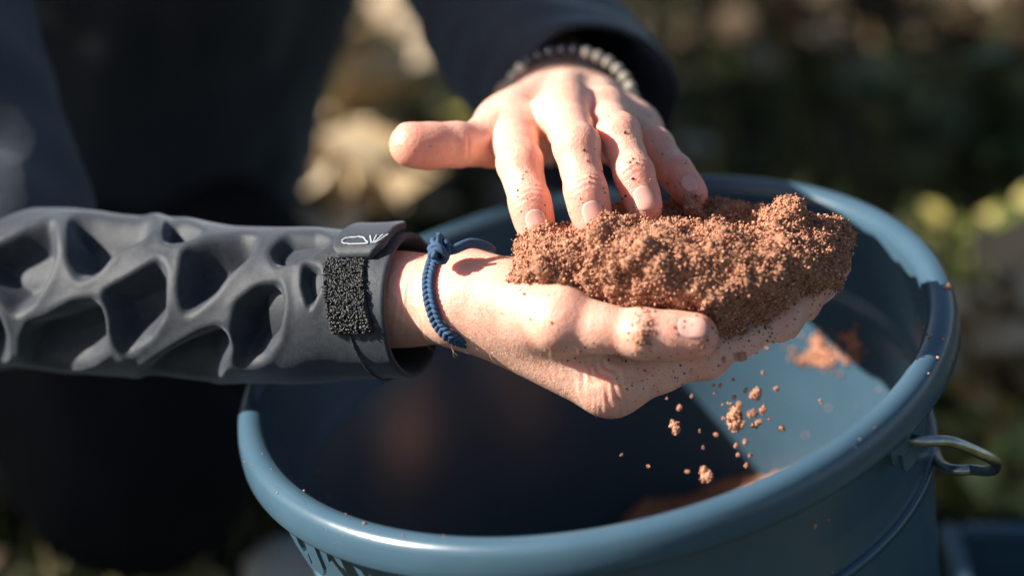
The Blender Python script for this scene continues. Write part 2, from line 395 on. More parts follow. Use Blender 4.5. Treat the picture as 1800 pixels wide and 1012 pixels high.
# wire bail: out of the right lug, bent back and round behind the bucket
hp = B(.1742, -.0252, A_R)
def out_dir(a): return XB * math.cos(a) + YB * math.sin(a)
od = out_dir(A_R)
p1 = hp + od * .004
dh = proj(hp)[2] / 1.035; w1 = V(1672, 776, dh + .002); w2 = V(1750, 812, dh + .022)
bail = [hp - od * .010, hp + od * .004, w1, V(1725, 797, dh + .012), w2, V(1744, 826, dh + .034), V(1712, 825, dh + .046), V(1655, 816, dh + .062), B(.166, -.118, R(22)), B(.160, -.14, R(50)), B(.160, -.145, R(90)), B(.162, -.12, R(125)), B(.172, -.07, R(155)), B(.183, -.028, R(172)), B(.174, -.022, R(174))]
bv, bf = tube(catmull(bail, 140), .0026, 12); meshobj('handle', bv, bf, M['wire'], bucket)

# ================================================================== HANDS
H_RES = 0.00068
def finger_chain(g, pts, rads, dors, k=0.004, pulp=True):
    F = g.new(); P = [V(*p) for p in pts]
    for i in range(len(P) - 1):
        a, b = P[i], P[i + 1]; last = i == len(P) - 2
        mid = a + (b - a) * .5; rm = (rads[i] + rads[i + 1]) / 2 * (0.93 if not last else 1.0)
        cap(g, F, a, mid, rads[i], rm, k); cap(g, F, mid, b, rm, rads[i + 1], k)
    if pulp:
        d = nrm(P[-1] - P[-2]); n = nrm(dors - (dors @ d) * d)
        c = P[-1] - d * rads[-1] * .55 - n * rads[-1] * .16; ell(g, F, c, (d, n, np.cross(d, n)), (rads[-1] * 1.35, rads[-1] * .9, rads[-1] * 1.02), .003)
    for i in range(1, len(P) - 1):                              # knuckle pads on the back of each joint
        d = nrm(P[i + 1] - P[i - 1]); n = nrm(dors - (dors @ d) * d)
        ell(g, F, P[i] + n * rads[i] * .38, (d, n, np.cross(d, n)), (rads[i] * .85, rads[i] * .72, rads[i] * .86), .005)
    return F, P
def build_hand(spec):
    pts = [V(*p) for f in spec['fingers'] for p in f[0]] + [V(*p) for p in spec['forearm']]
    lo = np.min(pts, 0) - .034; hi = np.max(pts, 0) + .034
    g = Grid(lo, hi, H_RES); palm = g.new(); dors = nrm(spec['dorsal'])
    fo = [V(*p) for p in spec['forearm']]; fr = spec['forearm_r']; ft = (dors, spec['wrist_flat'])
    for i in range(len(fo) - 1): cap(g, palm, fo[i], fo[i + 1], fr[i], fr[i + 1], .012, ft)
    W = fo[-1]; mcps = [V(*f[0][0]) for f in spec['fingers'][1:]]
    side = nrm(mcps[0] - mcps[-1])
    for i, m in enumerate(mcps):
        off = side * (.012 - .008 * i); cap(g, palm, W + off, m, .0150, spec['mcp_r'][i], .012)
        cap(g, palm, W + off * .7 - dors * .004, W * .3 + m * .7 - dors * .006, .013, .0125, .012)
    for (a, b, r1, r2, k) in spec.get('extra', []): cap(g, palm, V(*a), V(*b), r1, r2, k)
    for i in range(1, 4):                                       # webs between the fingers
        cap(g, palm, mcps[i - 1] - dors * .003, mcps[i] - dors * .003, .0088, .0088, .006)
    tot = palm.copy(); J = []
    for idx, (p, r, dd) in enumerate(spec['fingers']):
        F, P = finger_chain(g, p, r, nrm(dd)); J.append((P, r, nrm(dd)))
        tot = np.minimum(tot, smin(palm, F, .009 if idx else .013))
    for (a, b, r1, r2, k) in spec.get('tendons', []): cap(g, tot, V(*a), V(*b), r1, r2, k)
    v, f = surface(g, tot)
    for _ in range(2):                                          # light relax of the voxel stepping
        acc = np.zeros_like(v); cn = np.zeros(len(v))
        for a, b in ((0, 1), (1, 2), (2, 3), (3, 0)):
            np.add.at(acc, f[:, a], v[f[:, b]]); np.add.at(cn, f[:, a], 1)
        v = v + .5 * (acc / np.maximum(cn, 1)[:, None] - v)
    n = vnormals(v, f)
    tint = np.tile(np.array([0.80, 0.485, 0.365]), (len(v), 1)); dsp = np.zeros(len(v))
    red = np.zeros(len(v))
    for fi, (P, r, dd) in enumerate(J):
        for i in range(1 if fi else 1, len(P)):
            last = i == len(P) - 1
            a = nrm(P[i] - P[i - 1]) if last else nrm(P[i + 1] - P[i - 1]); nn = nrm(dd - (dd @ a) * a); q = v - P[i]
            near = np.einsum('ij,ij->i', q, q) < (.020) ** 2; qq = q[near]; t = qq @ a; u = n[near] @ nn
            if last: red[near] += .75 * np.exp(-(np.linalg.norm(qq, axis=1) / .014) ** 2)
            else:
                wob = .0006 * np.sin(qq @ np.cross(a, nn) * 520 + i)
                win = np.exp(-(t / .0052) ** 2) * np.clip(u * 1.4 - .25, 0, 1) * np.exp(-(np.linalg.norm(qq, axis=1) / .013) ** 4)
                dsp[near] += -.00027 * win * (0.4 + np.cos((t + wob) * 2 * math.pi / .0029) + .8 * np.sin(qq @ np.array([700., 520., 610.])))
                red[near] += .42 * np.exp(-(np.linalg.norm(qq, axis=1) / .011) ** 2) * np.clip(u + .3, 0, 1)
                # flexion creases on the palm side
                dsp[near] += -.0006 * np.exp(-((t + wob) / .0009) ** 2) * np.clip(-u * 1.5, 0, 1)
    for (c, rr, aa, dirv, lam, amp) in spec.get('creases', []):
        q = v - V(*c); near = np.linalg.norm(q, axis=1) < 2.2 * rr; qq = q[near]; t = qq @ nrm(dirv)
        dsp[near] += -amp * np.exp(-(np.linalg.norm(qq, axis=1) / rr) ** 2) * (.5 + .5 * np.cos(t * 2 * math.pi / lam + 1.5 * np.sin(qq @ np.array([190., 130., 240.])) + 2.2 * np.sin(qq @ np.array([-310., 420., 90.]))))
    v = v + n * dsp[:, None]
    red = np.clip(red, 0, 1)[:, None]
    tint = tint * (1 - red) + red * np.array([0.80, 0.30, 0.225])
    bl = fbm(v[::1], 60, 2, 5)[:, None]; tint *= 1 + .07 * bl * np.array([.6, 1.2, 1.2])
    return v, f, tint, J

toC = TOCAM + .25 * UP
upper = dict(dorsal=nrm(UP * .9 + TOCAM * .35), wrist_flat=1.30,
    forearm=[(930, 105, 1.37), (972, 174, 1.29), (1000, 198, 1.232)], forearm_r=[.034, .031, .0275],
    mcp_r=[.0118, .0122, .0112, .0100],
    fingers=[([(925, 232, 1.185), (862, 250, 1.142), (802, 257, 1.125), (724, 254, 1.115)], [.0150, .0118, .0100, .0108], nrm(-TOCAM * .8 + UP * .7)),
             ([(900, 224, 1.146), (914, 290, 1.104), (931, 356, 1.093), (943, 402, 1.090)], [.0118, .0102, .0090, .0082], toC),
             ([(992, 196, 1.140), (1014, 260, 1.094), (1029, 335, 1.083), (1042, 386, 1.081)], [.0122, .0104, .0091, .0086], toC),
             ([(1064, 204, 1.150), (1088, 240, 1.105), (1114, 306, 1.091), (1133, 364, 1.086)], [.0114, .0098, .0086, .0080], toC),
             ([(1122, 232, 1.166), (1152, 262, 1.135), (1187, 304, 1.121), (1217, 340, 1.112)], [.0102, .0088, .0078, .0070], toC)],
    extra=[((985, 190, 1.21), (895, 228, 1.165), .017, .0135, .012), ((945, 208, 1.236), (887, 230, 1.175), .0165, .0145, .014), ((1060, 210, 1.235), (1118, 228, 1.180), .0160, .0115, .014)],
    tendons=[((1000, 146, 1.208), (996, 166, 1.146), .0042, .0058, .009), ((945, 160, 1.206), (903, 194, 1.150), .0036, .0052, .009), ((1058, 158, 1.208), (1066, 178, 1.154), .0036, .0050, .009)],
    creases=[((1003, 118, 1.20), .010, 0, RT, .006, .0006)])
lower = dict(dorsal=nrm(-UP * .92 + TOCAM * .25), wrist_flat=1.22,
    forearm=[(560, 528, 1.140), (700, 526, 1.116), (812, 528, 1.098)], forearm_r=[.030, .0245, .0250],
    mcp_r=[.0125, .0125, .0115, .0105],
    fingers=[([(905, 535, 1.078), (985, 566, 1.056), (1130, 588, 1.048), (1222, 590, 1.046)], [.0165, .0122, .0108, .0102], nrm(TOCAM + .35 * UP)),
             ([(1078, 676, 1.076), (1240, 622, 1.074), (1372, 560, 1.080), (1442, 500, 1.088)], [.0125, .0100, .0086, .0078], nrm(-UP + .1 * TOCAM)),
             ([(1092, 648, 1.100), (1268, 590, 1.098), (1404, 528, 1.102), (1466, 462, 1.108)], [.0125, .0102, .0090, .0080], nrm(-UP)),
             ([(1085, 606, 1.124), (1252, 556, 1.122), (1382, 500, 1.128), (1436, 440, 1.132)], [.0115, .0096, .0086, .0078], nrm(-UP)),
             ([(1066, 560, 1.146), (1200, 520, 1.150), (1300, 478, 1.152), (1350, 430, 1.154)], [.0105, .0088, .0078, .0070], nrm(-UP))],
    extra=[((860, 520, 1.085), (985, 552, 1.064), .0175, .0130, .012), ((900, 560, 1.09), (1060, 668, 1.078), .0150, .0125, .012),
           ((900, 520, 1.13), (1040, 550, 1.145), .0165, .0120, .012), ((1000, 612, 1.080), (1085, 655, 1.076), .0100, .0095, .008)],
    creases=[((1060, 655, 1.060), .016, 0, nrm(RT * .8 + UP * .5), .0050, .0006), ((1085, 712, 1.066), .010, 0, RT, .0034, .0004), ((700, 520, 1.09), .016, 0, RT, .005, .0004)])
hv1, hf1, ht1, J_U = build_hand(upper)
hv2, hf2, ht2, J_L = build_hand(lower)

# head and neck of the person (above the frame)
def head_mesh(c, face):
    g = Grid(np.array(c) - .20, np.array(c) + .18, .004); F = g.new(); f = nrm(face); s = nrm(np.cross(np.array([0, 0, 1.]), f)); u = np.cross(f, s)
    ax = (f, s, u); c = np.array(c)
    ell(g, F, c + u * .02 - f * .01, ax, (.095, .075, .095), .0); ell(g, F, c - u * .045 + f * .025, ax, (.062, .056, .068), .03)
    cap(g, F, c + f * .085 + u * .005, c + f * .108 - u * .022, .008, .013, .012)
    for k in (-1, 1):
        cap(g, F, c + f * .068 + s * k * .03 + u * .025, c + f * .062 + s * k * .055 + u * .02, .012, .010, .015)
        ell(g, F, c + f * .072 + s * k * .031 + u * .004, ax, (.012, .013, .010), .002)
        ell(g, F, c + s * k * .077 - u * .005, ax, (.020, .008, .031), .006)
    cap(g, F, c + f * .083 + s * .018 - u * .05, c + f * .083 - s * .018 - u * .05, .008, .008, .008)
    cap(g, F, c - f * .02 - u * .06, c - f * .06 - u * .19, .055, .06, .03)
    v, q = surface(g, F); return v, q, ax
HEAD = np.array([-.20, .40, .86]); FACE = nrm(np.array([.25, -.72, -.62]))
hv3, hf3, hax = head_mesh(HEAD, FACE)
person = tag(empty('person', (-.25, .45, 0)), 'person in black softshell jacket and dark trousers crouching over the bucket with both hands out', 'person')
bv_ = np.vstack([hv1, hv2, hv3]); bf_ = np.vstack([hf1, hf2 + len(hv1), hf3 + len(hv1) + len(hv2)])
bt_ = np.vstack([ht1, ht2, np.tile([0.74, 0.45, 0.32], (len(hv3), 1))])
body = meshobj('body', bv_, bf_, M['skin'], person, tint=bt_)
HB = BVHTree.FromPolygons([Vector(v) for v in np.vstack([hv1, hv2])], [tuple(f) for f in np.vstack([hf1, hf2 + len(hv1)]).tolist()])

def nail(P, r, dors, wid, length, back=.0):
    a = nrm(P[-1] - P[-2]); n = nrm(dors - (dors @ a) * a); s = np.cross(a, n); c0 = P[-1] + a * (r[-1] * .55 - back); nu, nv = 15, 13; vs = []
    for i in range(nu):
        t = i / (nu - 1)                                           # 0 = free edge
        for j in range(nv):
            x = (j / (nv - 1) - .5) * 2; rr = .90 - .14 * max(0, t - .55) / .45
            yy = t * length + (.0036 * abs(x) ** 2.6 if t < .3 else .0036 * abs(x) ** 2.6 * (1 - (t - .3) / .7) - .0032 * x * x * (t - .3) / .7)
            ang = x * rr * wid / 2 / r[-1]; o = c0 - a * yy; dr = n * math.cos(ang) + s * math.sin(ang)
            h = HB.ray_cast(Vector(o + dr * r[-1] * 1.45), Vector(-dr), .02)
            p = np.array(h[0]) if h[0] is not None else o + dr * r[-1]
            e = min(t / .18, 1) * min((1 - t) / .12, 1) * min((1 - abs(x)) / .15, 1)
            vs.append(p + dr * (.00012 + .00055 * min(1, (1 - t) * 1.6) * (0.45 + .55 * min(1, (1 - abs(x)) / .25)) - (0.0010 if abs(x) > .99 or t > .99 else 0)))
    vs = np.array(vs); fs = [(i * nv + j, (i + 1) * nv + j, (i + 1) * nv + j + 1, i * nv + j + 1) for i in range(nu - 1) for j in range(nv - 1)]
    # underside so that the free edge has thickness
    m0 = len(vs); vs = np.vstack([vs, vs[:nv] - n * .0007]); fs += [(j, j + 1, m0 + j + 1, m0 + j) for j in range(nv - 1)]
    return meshobj('fingernail', vs, fs, M['nail'], body)
for k, (wd, ln) in enumerate([(.0145, .014), (.0112, .0118), (.0118, .0125), (.0112, .0125), (.0088, .0100)]):
    P, r, dd = J_U[k]; nail(P, r, dd, wd, ln)
P, r, dd = J_L[0]; nail(P, r, nrm(dd + .12 * UP), .0140, .0142)
for k in (1, 2, 3, 4): P, r, dd = J_L[k]; nail(P, r, dd, .011, .011)
hair_v, hair_f = None, None
g = Grid(HEAD - .16, HEAD + .16, .005); F = g.new()
ell(g, F, HEAD + hax[2] * .036 - hax[0] * .022, hax, (.098, .083, .090), 0); ell(g, F, HEAD - hax[0] * .055 - hax[2] * .02, hax, (.055, .075, .075), .02)
hv, hf = surface(g, F); hn = vnormals(hv, hf); hv = hv + hn * (.004 * fbm(hv * np.array([1, 1, .4]), 70, 2, 2))[:, None]
meshobj('hair', hv, hf, M['hair'], person)
# fine hairs on the wrist and along the lower edge of the hand
bag = Bag()
def hairs(n, x0, x1, y0, y1, L0, L1):
    k = 0
    while k < n:
        h = ray(RNG.uniform(x0, x1), RNG.uniform(y0, y1), HB)
        k += 1
        if h[0] is None: continue
        p = np.array(h[0]); nn = np.array(h[1]); d = nrm(nn * .7 + RT * .7 - UP * .6 + .35 * RNG.normal(size=3)); L = RNG.uniform(L0, L1)
        C = catmull([p, p + d * L * .5, p + d * L * .85 + RT * L * .25], 5); v, f = tube(C, np.linspace(.00007, .00003, 5), 3); bag.add(v, f)
hairs(70, 715, 900, 540, 625, .004, .008); hairs(60, 880, 1080, 600, 720, .003, .006); hairs(40, 715, 760, 470, 560, .003, .006)
tag(bag.build('arm_hair', M['armhair'], body), kind='stuff')

# ================================================================== JACKET
g = Grid((-.72, -.12, .02), (.20, 1.05, .80), .0065); F = g.new()
sh_r = V(-330, -400, 1.44); el_r = V(-10, 455, 1.225); sh_l = V(620, -420, 1.64); el_l = V(835, -190, 1.44)
pelv = V(190, 470, 1.80); chest = V(250, -150, 1.66); neck = V(300, -560, 1.56)
cap(g, F, pelv, chest, .130, .160, .05, (nrm(np.array([.3, -1, 0])), 1.25)); cap(g, F, chest, neck, .13, .075, .06)
cap(g, F, sh_r, neck - np.array([0, 0, .04]), .075, .07, .06); cap(g, F, sh_l, neck - np.array([0, 0, .04]), .070, .07, .04)
cap(g, F, sh_r, el_r, .074, .054, .03); cap(g, F, sh_l, el_l, .072, .056, .03)
cap(g, F, neck - np.array([0, 0, .02]), neck + np.array([.01, -.02, .05]), .068, .066, .02)
cap(g, F, el_r, V(-5, 498, 1.204), .050, .038, .02); cap(g, F, el_l, V(850, -120, 1.40), .054, .05, .02)
v, f = surface(g, F); n = vnormals(v, f)
v = v + n * (.010 * fbm(v * np.array([1.6, 1.6, .7]), 9, 2, 4))[:, None]
jacket = meshobj('jacket', v, f, M['fabric'], person)

C3 = lambda pts: [(x * .3558, 340 + y * .3558) for x, y in pts]
C4 = lambda pts: [(420 + x * .3558, 360 + y * .3558) for x, y in pts]
CELLS = [C3([(-90, 300), (60, 230), (130, 190), (250, 145), (262, 300), (235, 390), (150, 530), (70, 590), (0, 500), (-60, 430)]),
    C3([(355, 122), (450, 97), (600, 82), (720, 88), (750, 122), (700, 210), (560, 265), (480, 370), (395, 412), (355, 330)]),
    C3([(150, 660), (250, 620), (370, 550), (470, 540), (500, 620), (510, 760), (430, 830), (300, 870), (140, 860), (125, 720)]),
    C3([(520, 500), (640, 430), (780, 340), (805, 400), (800, 580), (730, 700), (620, 780), (570, 700), (540, 580)]),
    C3([(825, 105), (900, 130), (990, 195), (900, 225), (825, 228)]),
    C3([(920, 290), (1040, 245), (1200, 205), (1245, 217), (1225, 290), (1110, 390), (1050, 480), (920, 590), (900, 480)]),
    C3([(700, 890), (880, 770), (1020, 690), (1095, 670), (1120, 760), (1065, 870), (1050, 935), (900, 935), (720, 925)]),
    C4([(5, 500), (100, 415), (190, 400), (205, 500), (180, 650), (100, 760), (20, 785), (-10, 680)]),
    C4([(170, 225), (230, 155), (380, 145), (440, 185), (330, 245), (190, 285)]),
    C4([(330, 310), (385, 325), (392, 400), (352, 490), (325, 400)]),
    C3([(-150, 620), (-20, 600), (15, 700), (10, 800), (-60, 850), (-150, 800)]),
    C3([(-420, 300), (-250, 220), (-130, 260), (-110, 420), (-190, 560), (-350, 600)])]
def poly_sd(px, py, poly):
    P = np.array(poly); d = np.full(px.shape, 1e9); ins = np.zeros(px.shape, bool); k = len(P)
    for i in range(k):
        a, b = P[i], P[(i + 1) % k]; e = b - a; t = np.clip(((px - a[0]) * e[0] + (py - a[1]) * e[1]) / (e @ e), 0, 1)
        d = np.minimum(d, np.hypot(px - a[0] - t * e[0], py - a[1] - t * e[1]))
        c = ((a[1] > py) != (b[1] > py)) & (px < (b[0] - a[0]) * (py - a[1]) / (b[1] - a[1] + 1e-12) + a[0]); ins ^= c
    return np.where(ins, -d, d)
SL = catmull([(-80, 486, 1.212, .048), (0, 500, 1.196, .0415), (130, 512, 1.180, .0415), (270, 521, 1.163, .0410), (400, 534, 1.148, .0390), (560, 537, 1.131, .0372), (640, 537, 1.122, .0352), (722, 537, 1.113, .0345)], 420)
SC = np.array([V(*p[:3]) for p in SL]); SR = SL[:, 3]
ST, SN, SB = frames(SC, -FWD)                                    # SN faces the camera
if (SB[0] @ UP) < 0: SB = -SB
def sleeve_pt(i, a, off=0.0): return SC[i] + (SN[i] * math.cos(a) + SB[i] * math.sin(a)) * (SR[i] + off)
def sleeve_i(px): return int(np.argmin(np.abs(SL[:, 0] - px)))
NA = 300; ang = np.arange(NA) * 2 * math.pi / NA
D = SN[:, None] * np.cos(ang)[None, :, None] + SB[:, None] * np.sin(ang)[None, :, None]
P0 = SC[:, None] + D * SR[:, None, None]; flat = P0.reshape(-1, 3); ppx, ppy, _ = proj(flat)
dep = np.zeros(len(flat))
for poly in CELLS:
    sd = poly_sd(ppx, ppy, poly); t = np.clip((7 - sd) / 22, 0, 1); dep = np.maximum(dep, t * t * (3 - 2 * t))
ridge = np.zeros(len(flat))
for poly in CELLS:
    sd = poly_sd(ppx, ppy, poly); ridge = np.maximum(ridge, np.exp(-((sd - 9) / 9) ** 2) * (sd > -20))
near_cuff = np.clip((690 - ppx) / 60, 0, 1)
sil = 1 - .72 * np.clip((np.abs(np.sin(ang)) - .80) / .16, 0, 1)
hm = ((-.0165 * dep + .0010 * ridge) * near_cuff).reshape(len(SC), NA) * sil[None, :]
for _ in range(26):                                              # soft padded fabric: no hard edges
    hm = .5 * hm + .125 * (np.roll(hm, 1, 1) + np.roll(hm, -1, 1) + np.vstack([hm[:1], hm[:-1]]) + np.vstack([hm[1:], hm[-1:]]))
hgt = hm.ravel() + .0010 * fbm(flat, 28, 2, 6)
nout = D.reshape(-1, 3); P1 = (flat + nout * hgt[:, None]).reshape(len(SC), NA, 3)
# cuff: roll over the edge and go back inside
ext = []; e0 = P1[-1]; ctr = SC[-1]
for (ax_, rd) in ((.0012, -.0004), (.0018, -.0014), (.0012, -.0026), (-.004, -.0032), (-.02, -.0034), (-.06, -.004)):
    ext.append(e0 + ST[-1] * ax_ + D[-1] * rd)
ALLP = np.concatenate([P1, np.array(ext)], 0); nr = len(ALLP)
I, J = np.meshgrid(np.arange(nr - 1), np.arange(NA), indexing='ij'); J2 = (J + 1) % NA
sq = np.stack([I * NA + J, I * NA + J2, (I + 1) * NA + J2, (I + 1) * NA + J], -1).reshape(-1, 4).astype(np.int32)
meshobj('sleeve', ALLP.reshape(-1, 3), sq, M['fabric'], jacket)
def patch(px0, px1, a0, a1, o0, o1, name, m, nu=24, na=16, slant=0.0, round_=0.0, lift=0.0):
    i0, i1 = sleeve_i(px0), sleeve_i(px1); vs = []; fs = []
    for lay, o in enumerate((o0, o1)):
        for u in range(nu + 1):
            for k in range(na + 1):
                tu = u / nu; tk = k / na
                # rounded corners: pull the corners in
                cu = abs(tu - .5) * 2; ck = abs(tk - .5) * 2; pull = round_ * max(0, cu + ck - 1.6) / .4
                tu2 = .5 + (tu - .5) * (1 - pull * .16); tk2 = .5 + (tk - .5) * (1 - pull * .22)
                edge = min(1, min(tu, 1 - tu, tk, 1 - tk) * 9)
                ii = i0 + (i1 - i0) * tu2 + slant * (tk2 - .5); ii = min(max(ii, 0), len(SC) - 1); i = int(ii); fr = ii - i; i2 = min(i + 1, len(SC) - 1)
                a = a0 + (a1 - a0) * tk2; oo = o + (0 if lay == 0 else -(1 - edge ** .5) * (o1 - o0) * .45) + lift * tu2 * tu2
                vs.append(sleeve_pt(i, a, oo) * (1 - fr) + sleeve_pt(i2, a, oo) * fr)
    W_ = na + 1; n1 = (nu + 1) * W_
    for lay in (0, 1):
        for u in range(nu):
            for k in range(na):
                q = (u * W_ + k, (u + 1) * W_ + k, (u + 1) * W_ + k + 1, u * W_ + k + 1); q = tuple(i + lay * n1 for i in q); fs.append(q if lay else q[::-1])
    bd = [(u, 0) for u in range(nu)] + [(nu, k) for k in range(na)] + [(u, na) for u in range(nu, 0, -1)] + [(0, k) for k in range(na, 0, -1)]
    for i in range(len(bd)):
        a = bd[i][0] * W_ + bd[i][1]; b = bd[(i + 1) % len(bd)]; b = b[0] * W_ + b[1]; fs.append((a, b, b + n1, a + n1))
    return meshobj(name, vs, fs, m, jacket)
patch(626, 716, R(38), R(100), .0006, .0046, 'cuff_tab', M['fabric'], 30, 20, round_=1.0, lift=.0015)
patch(632, 699, R(-20), R(37), .0003, .0011, 'hook_patch', M['hook'], 20, 20, slant=-14)
bag = Bag()
for k in range(1500):                                            # curly loops of the hook-and-loop patch
    tu = RNG.uniform(0, 1); tk = RNG.uniform(0, 1); i = int(sleeve_i(632) + (sleeve_i(699) - sleeve_i(632)) * tu - 14 * (tk - .5)); a = R(-20) + R(57) * tk
    p = sleeve_pt(min(i, 419), a, .0010); nn = SN[i] * math.cos(a) + SB[i] * math.sin(a); s = nrm(np.cross(nn, RNG.normal(size=3))); rr = RNG.uniform(.0006, .0012)
    C = np.array([p + s * rr * math.cos(t) + nn * rr * 1.5 * math.sin(t) for t in np.linspace(-.3, 3.4, 6)]); v, f = tube(C, .00026, 5, caps=False); bag.add(v, f)
tag(bag.build('hook_loops', M['hook'], jacket), kind='stuff')
bag = Bag(); ist = sleeve_i(668)
for k in range(46):                                              # stitched seam below the patch
    a0 = R(-22) - k * R(1.7); C = np.array([sleeve_pt(ist + int(k * .25), a0 - R(1.0) * t, .0003 + .0004 * math.sin(t * math.pi)) for t in np.linspace(0, 1, 5)])
    v, f = tube(C, .0004, 6); bag.add(v, f)
tag(bag.build('seam_stitches', M['stitch'], jacket), kind='stuff')
bag = Bag(); L6 = lambda x, y: (600 + x * .2568, 380 + y * .2568)
def on_tab(px, py):
    i = sleeve_i(px); a = min(np.linspace(R(40), R(98), 90), key=lambda t: abs(proj(sleeve_pt(i, t, .0050))[1] - py)); return sleeve_pt(i, a, .0049 + .0015 * ((px - 626) / 90) ** 2)
for st in ([(170, 163), (195, 148), (290, 146), (330, 172), (352, 192), (250, 192), (185, 182), (170, 163)], [(345, 140), (380, 192)], [(392, 140), (388, 192)], [(432, 140), (396, 192)], [(468, 140), (408, 192)]):
    C = np.array([on_tab(*L6(*p)) for p in catmull(st, 9 * len(st))]); v, f = tube(C, np.linspace(.00042, .00034, len(C)), 6); bag.add(v, f)
bag.build('logo', M['logo'], jacket)

# left sleeve
LS = catmull([(835, -190, 1.46, .058), (870, -60, 1.42, .056), (925, 60, 1.37, .054), (990, 140, 1.32, .053), (1036, 192, 1.282, .0510)], 160)
LC = np.array([V(*p[:3]) for p in LS]); LT, LN, LB = frames(LC, UP)
a = np.arange(140) * 2 * math.pi / 140; DL = LN[:, None] * np.cos(a)[None, :, None] + LB[:, None] * np.sin(a)[None, :, None]
PL = LC[:, None] + DL * LS[:, 3][:, None, None]; fl = PL.reshape(-1, 3); PL = (fl + DL.reshape(-1, 3) * (.006 * fbm(fl * np.array([1, 1.5, 1]), 16, 2, 8))[:, None]).reshape(PL.shape)
ext = np.array([PL[-1] + LT[-1] * x + DL[-1] * rd for x, rd in ((.0015, -.0006), (.0018, -.002), (.0008, -.003), (-.01, -.004), (-.06, -.005))])
PL = np.concatenate([PL, ext], 0); nr = len(PL); I, J = np.meshgrid(np.arange(nr - 1), np.arange(140), indexing='ij'); J2 = (J + 1) % 140
meshobj('sleeve', PL.reshape(-1, 3), np.stack([I * 140 + J, (I + 1) * 140 + J, (I + 1) * 140 + J2, I * 140 + J2], -1).reshape(-1, 4).astype(np.int32), M['fabric'], jacket)

# trousers and boots
g = Grid((-.72, -.05, .004), (.12, 1.15, .50), .006); F = g.new()
kn_r = V(235, 800, 1.52); kn_l = V(445, 560, 1.62); an_r = V(-60, 640, 1.80); an_l = V(330, 560, 1.98); an_r[2] = an_l[2] = .11; hp_r = V(20, 430, 1.78); hp_l = V(270, 400, 1.86)
cap(g, F, hp_r, kn_r, .095, .080, .03); cap(g, F, hp_l, kn_l, .090, .070, .03); cap(g, F, hp_r, hp_l, .10, .095, .05)
cap(g, F, kn_r, an_r, .062, .052, .02); cap(g, F, kn_l, an_l, .062, .052, .02)
v, f = surface(g, F); n = vnormals(v, f); v = v + n * (.007 * fbm(v, 14, 2, 9))[:, None]
meshobj('trousers', v, f, M['trouser'], person)
for an in (an_r, an_l):
    g = Grid(an - np.array([.12, .22, .12]), an + np.array([.12, .12, .08]), .005); F = g.new(); fd = nrm(np.array([.35, -1, 0])); z0 = -an[2]
    cap(g, F, an + np.array([0, 0, .03]), an + np.array([0, 0, -.05]), .046, .045, .02); cap(g, F, an + np.array([0, 0, z0 + .042]) - fd * .04, an + np.array([0, 0, z0 + .04]) + fd * .15, .040, .036, .03)
    cap(g, F, an + np.array([0, 0, -.03]), an + np.array([0, 0, z0 + .045]) + fd * .09, .045, .036, .02)
    v, f = surface(g, F); v[:, 2] = np.maximum(v[:, 2], .003); meshobj('boot', v, f, M['boot'], person)

# ================================================================== BRACELETS
# braided blue cord on the lower wrist
br = tag(empty('braided_bracelet', V(770, 600, 1.09)), 'blue braided cord bracelet knotted round the wrist of the lower hand', 'bracelet')
def wrist_pt(px, py, front=True, off=.0016):
    h = ray(px, py, HB); return np.array(h[0]) + np.array(h[1]) * off if h[0] is not None else None
front = [(772, 446), (762, 470), (757, 500), (762, 535), (775, 568), (800, 590)]
ring = []
for p in front:
    q = wrist_pt(*p); ring.append(q if q is not None else V(p[0], p[1], 1.075))
low = V(842, 603, 1.088); ring.append(low)
ring += [V(868, 596, 1.112), V(862, 560, 1.135), V(840, 500, 1.14), V(815, 455, 1.125), V(790, 440, 1.095)]
RC = catmull(ring + [ring[0]], 260); RTn = np.gradient(RC, axis=0); RTn /= np.linalg.norm(RTn, axis=1)[:, None]
wc = V(815, 525, 1.105); RN = RC - wc; RN -= np.einsum('ij,ij->i', RN, RTn)[:, None] * RTn; RN /= np.linalg.norm(RN, axis=1)[:, None]; RB2 = np.cross(RTn, RN)
s = np.concatenate([[0], np.cumsum(np.linalg.norm(np.diff(RC, axis=0), axis=1))])
for k in range(4):
    ph = 2 * math.pi * s / .0095 + k * math.pi / 2
    C = RC + RB2 * (.0021 * np.sin(ph))[:, None] + RN * (.0011 * np.sin(2 * ph) + .0004)[:, None]
    v, f = tube(C, .00115, 7); meshobj('strand', v, f, M['cord'], br)
bag = Bag(); kc = V(771, 440, 1.070)
for k in range(5):
    ax1 = nrm(RNG.normal(size=3)); ax2 = nrm(np.cross(ax1, RNG.normal(size=3))); C = np.array([kc + .0045 * (ax1 * math.cos(t) + ax2 * math.sin(t) * .8) + UP * .002 * math.sin(2 * t) for t in np.linspace(0, 2 * math.pi, 20)[:-1]])
    v, f = tube(C, .0015, 7, closed=True); bag.add(v, f)
bag.build('knot', M['cord'], br)
v, f = tube(catmull([kc, V(772, 424, 1.066), V(772, 410, 1.064)], 14), np.linspace(.0014, .0012, 14), 8); meshobj('cord_end', v, f, M['cord'], br)
for dy, rr in ((0, .0015), (4, .0014), (8, .0012)):
    v, f = tube(catmull([V(780, 442 + dy * .5, 1.072), V(800, 434 + dy, 1.070), V(828, 424 + dy, 1.074), V(856, 430 + dy * .8, 1.078), V(868, 440, 1.082)], 30), rr, 8); meshobj('cord_end', v, f, M['cord'], br)
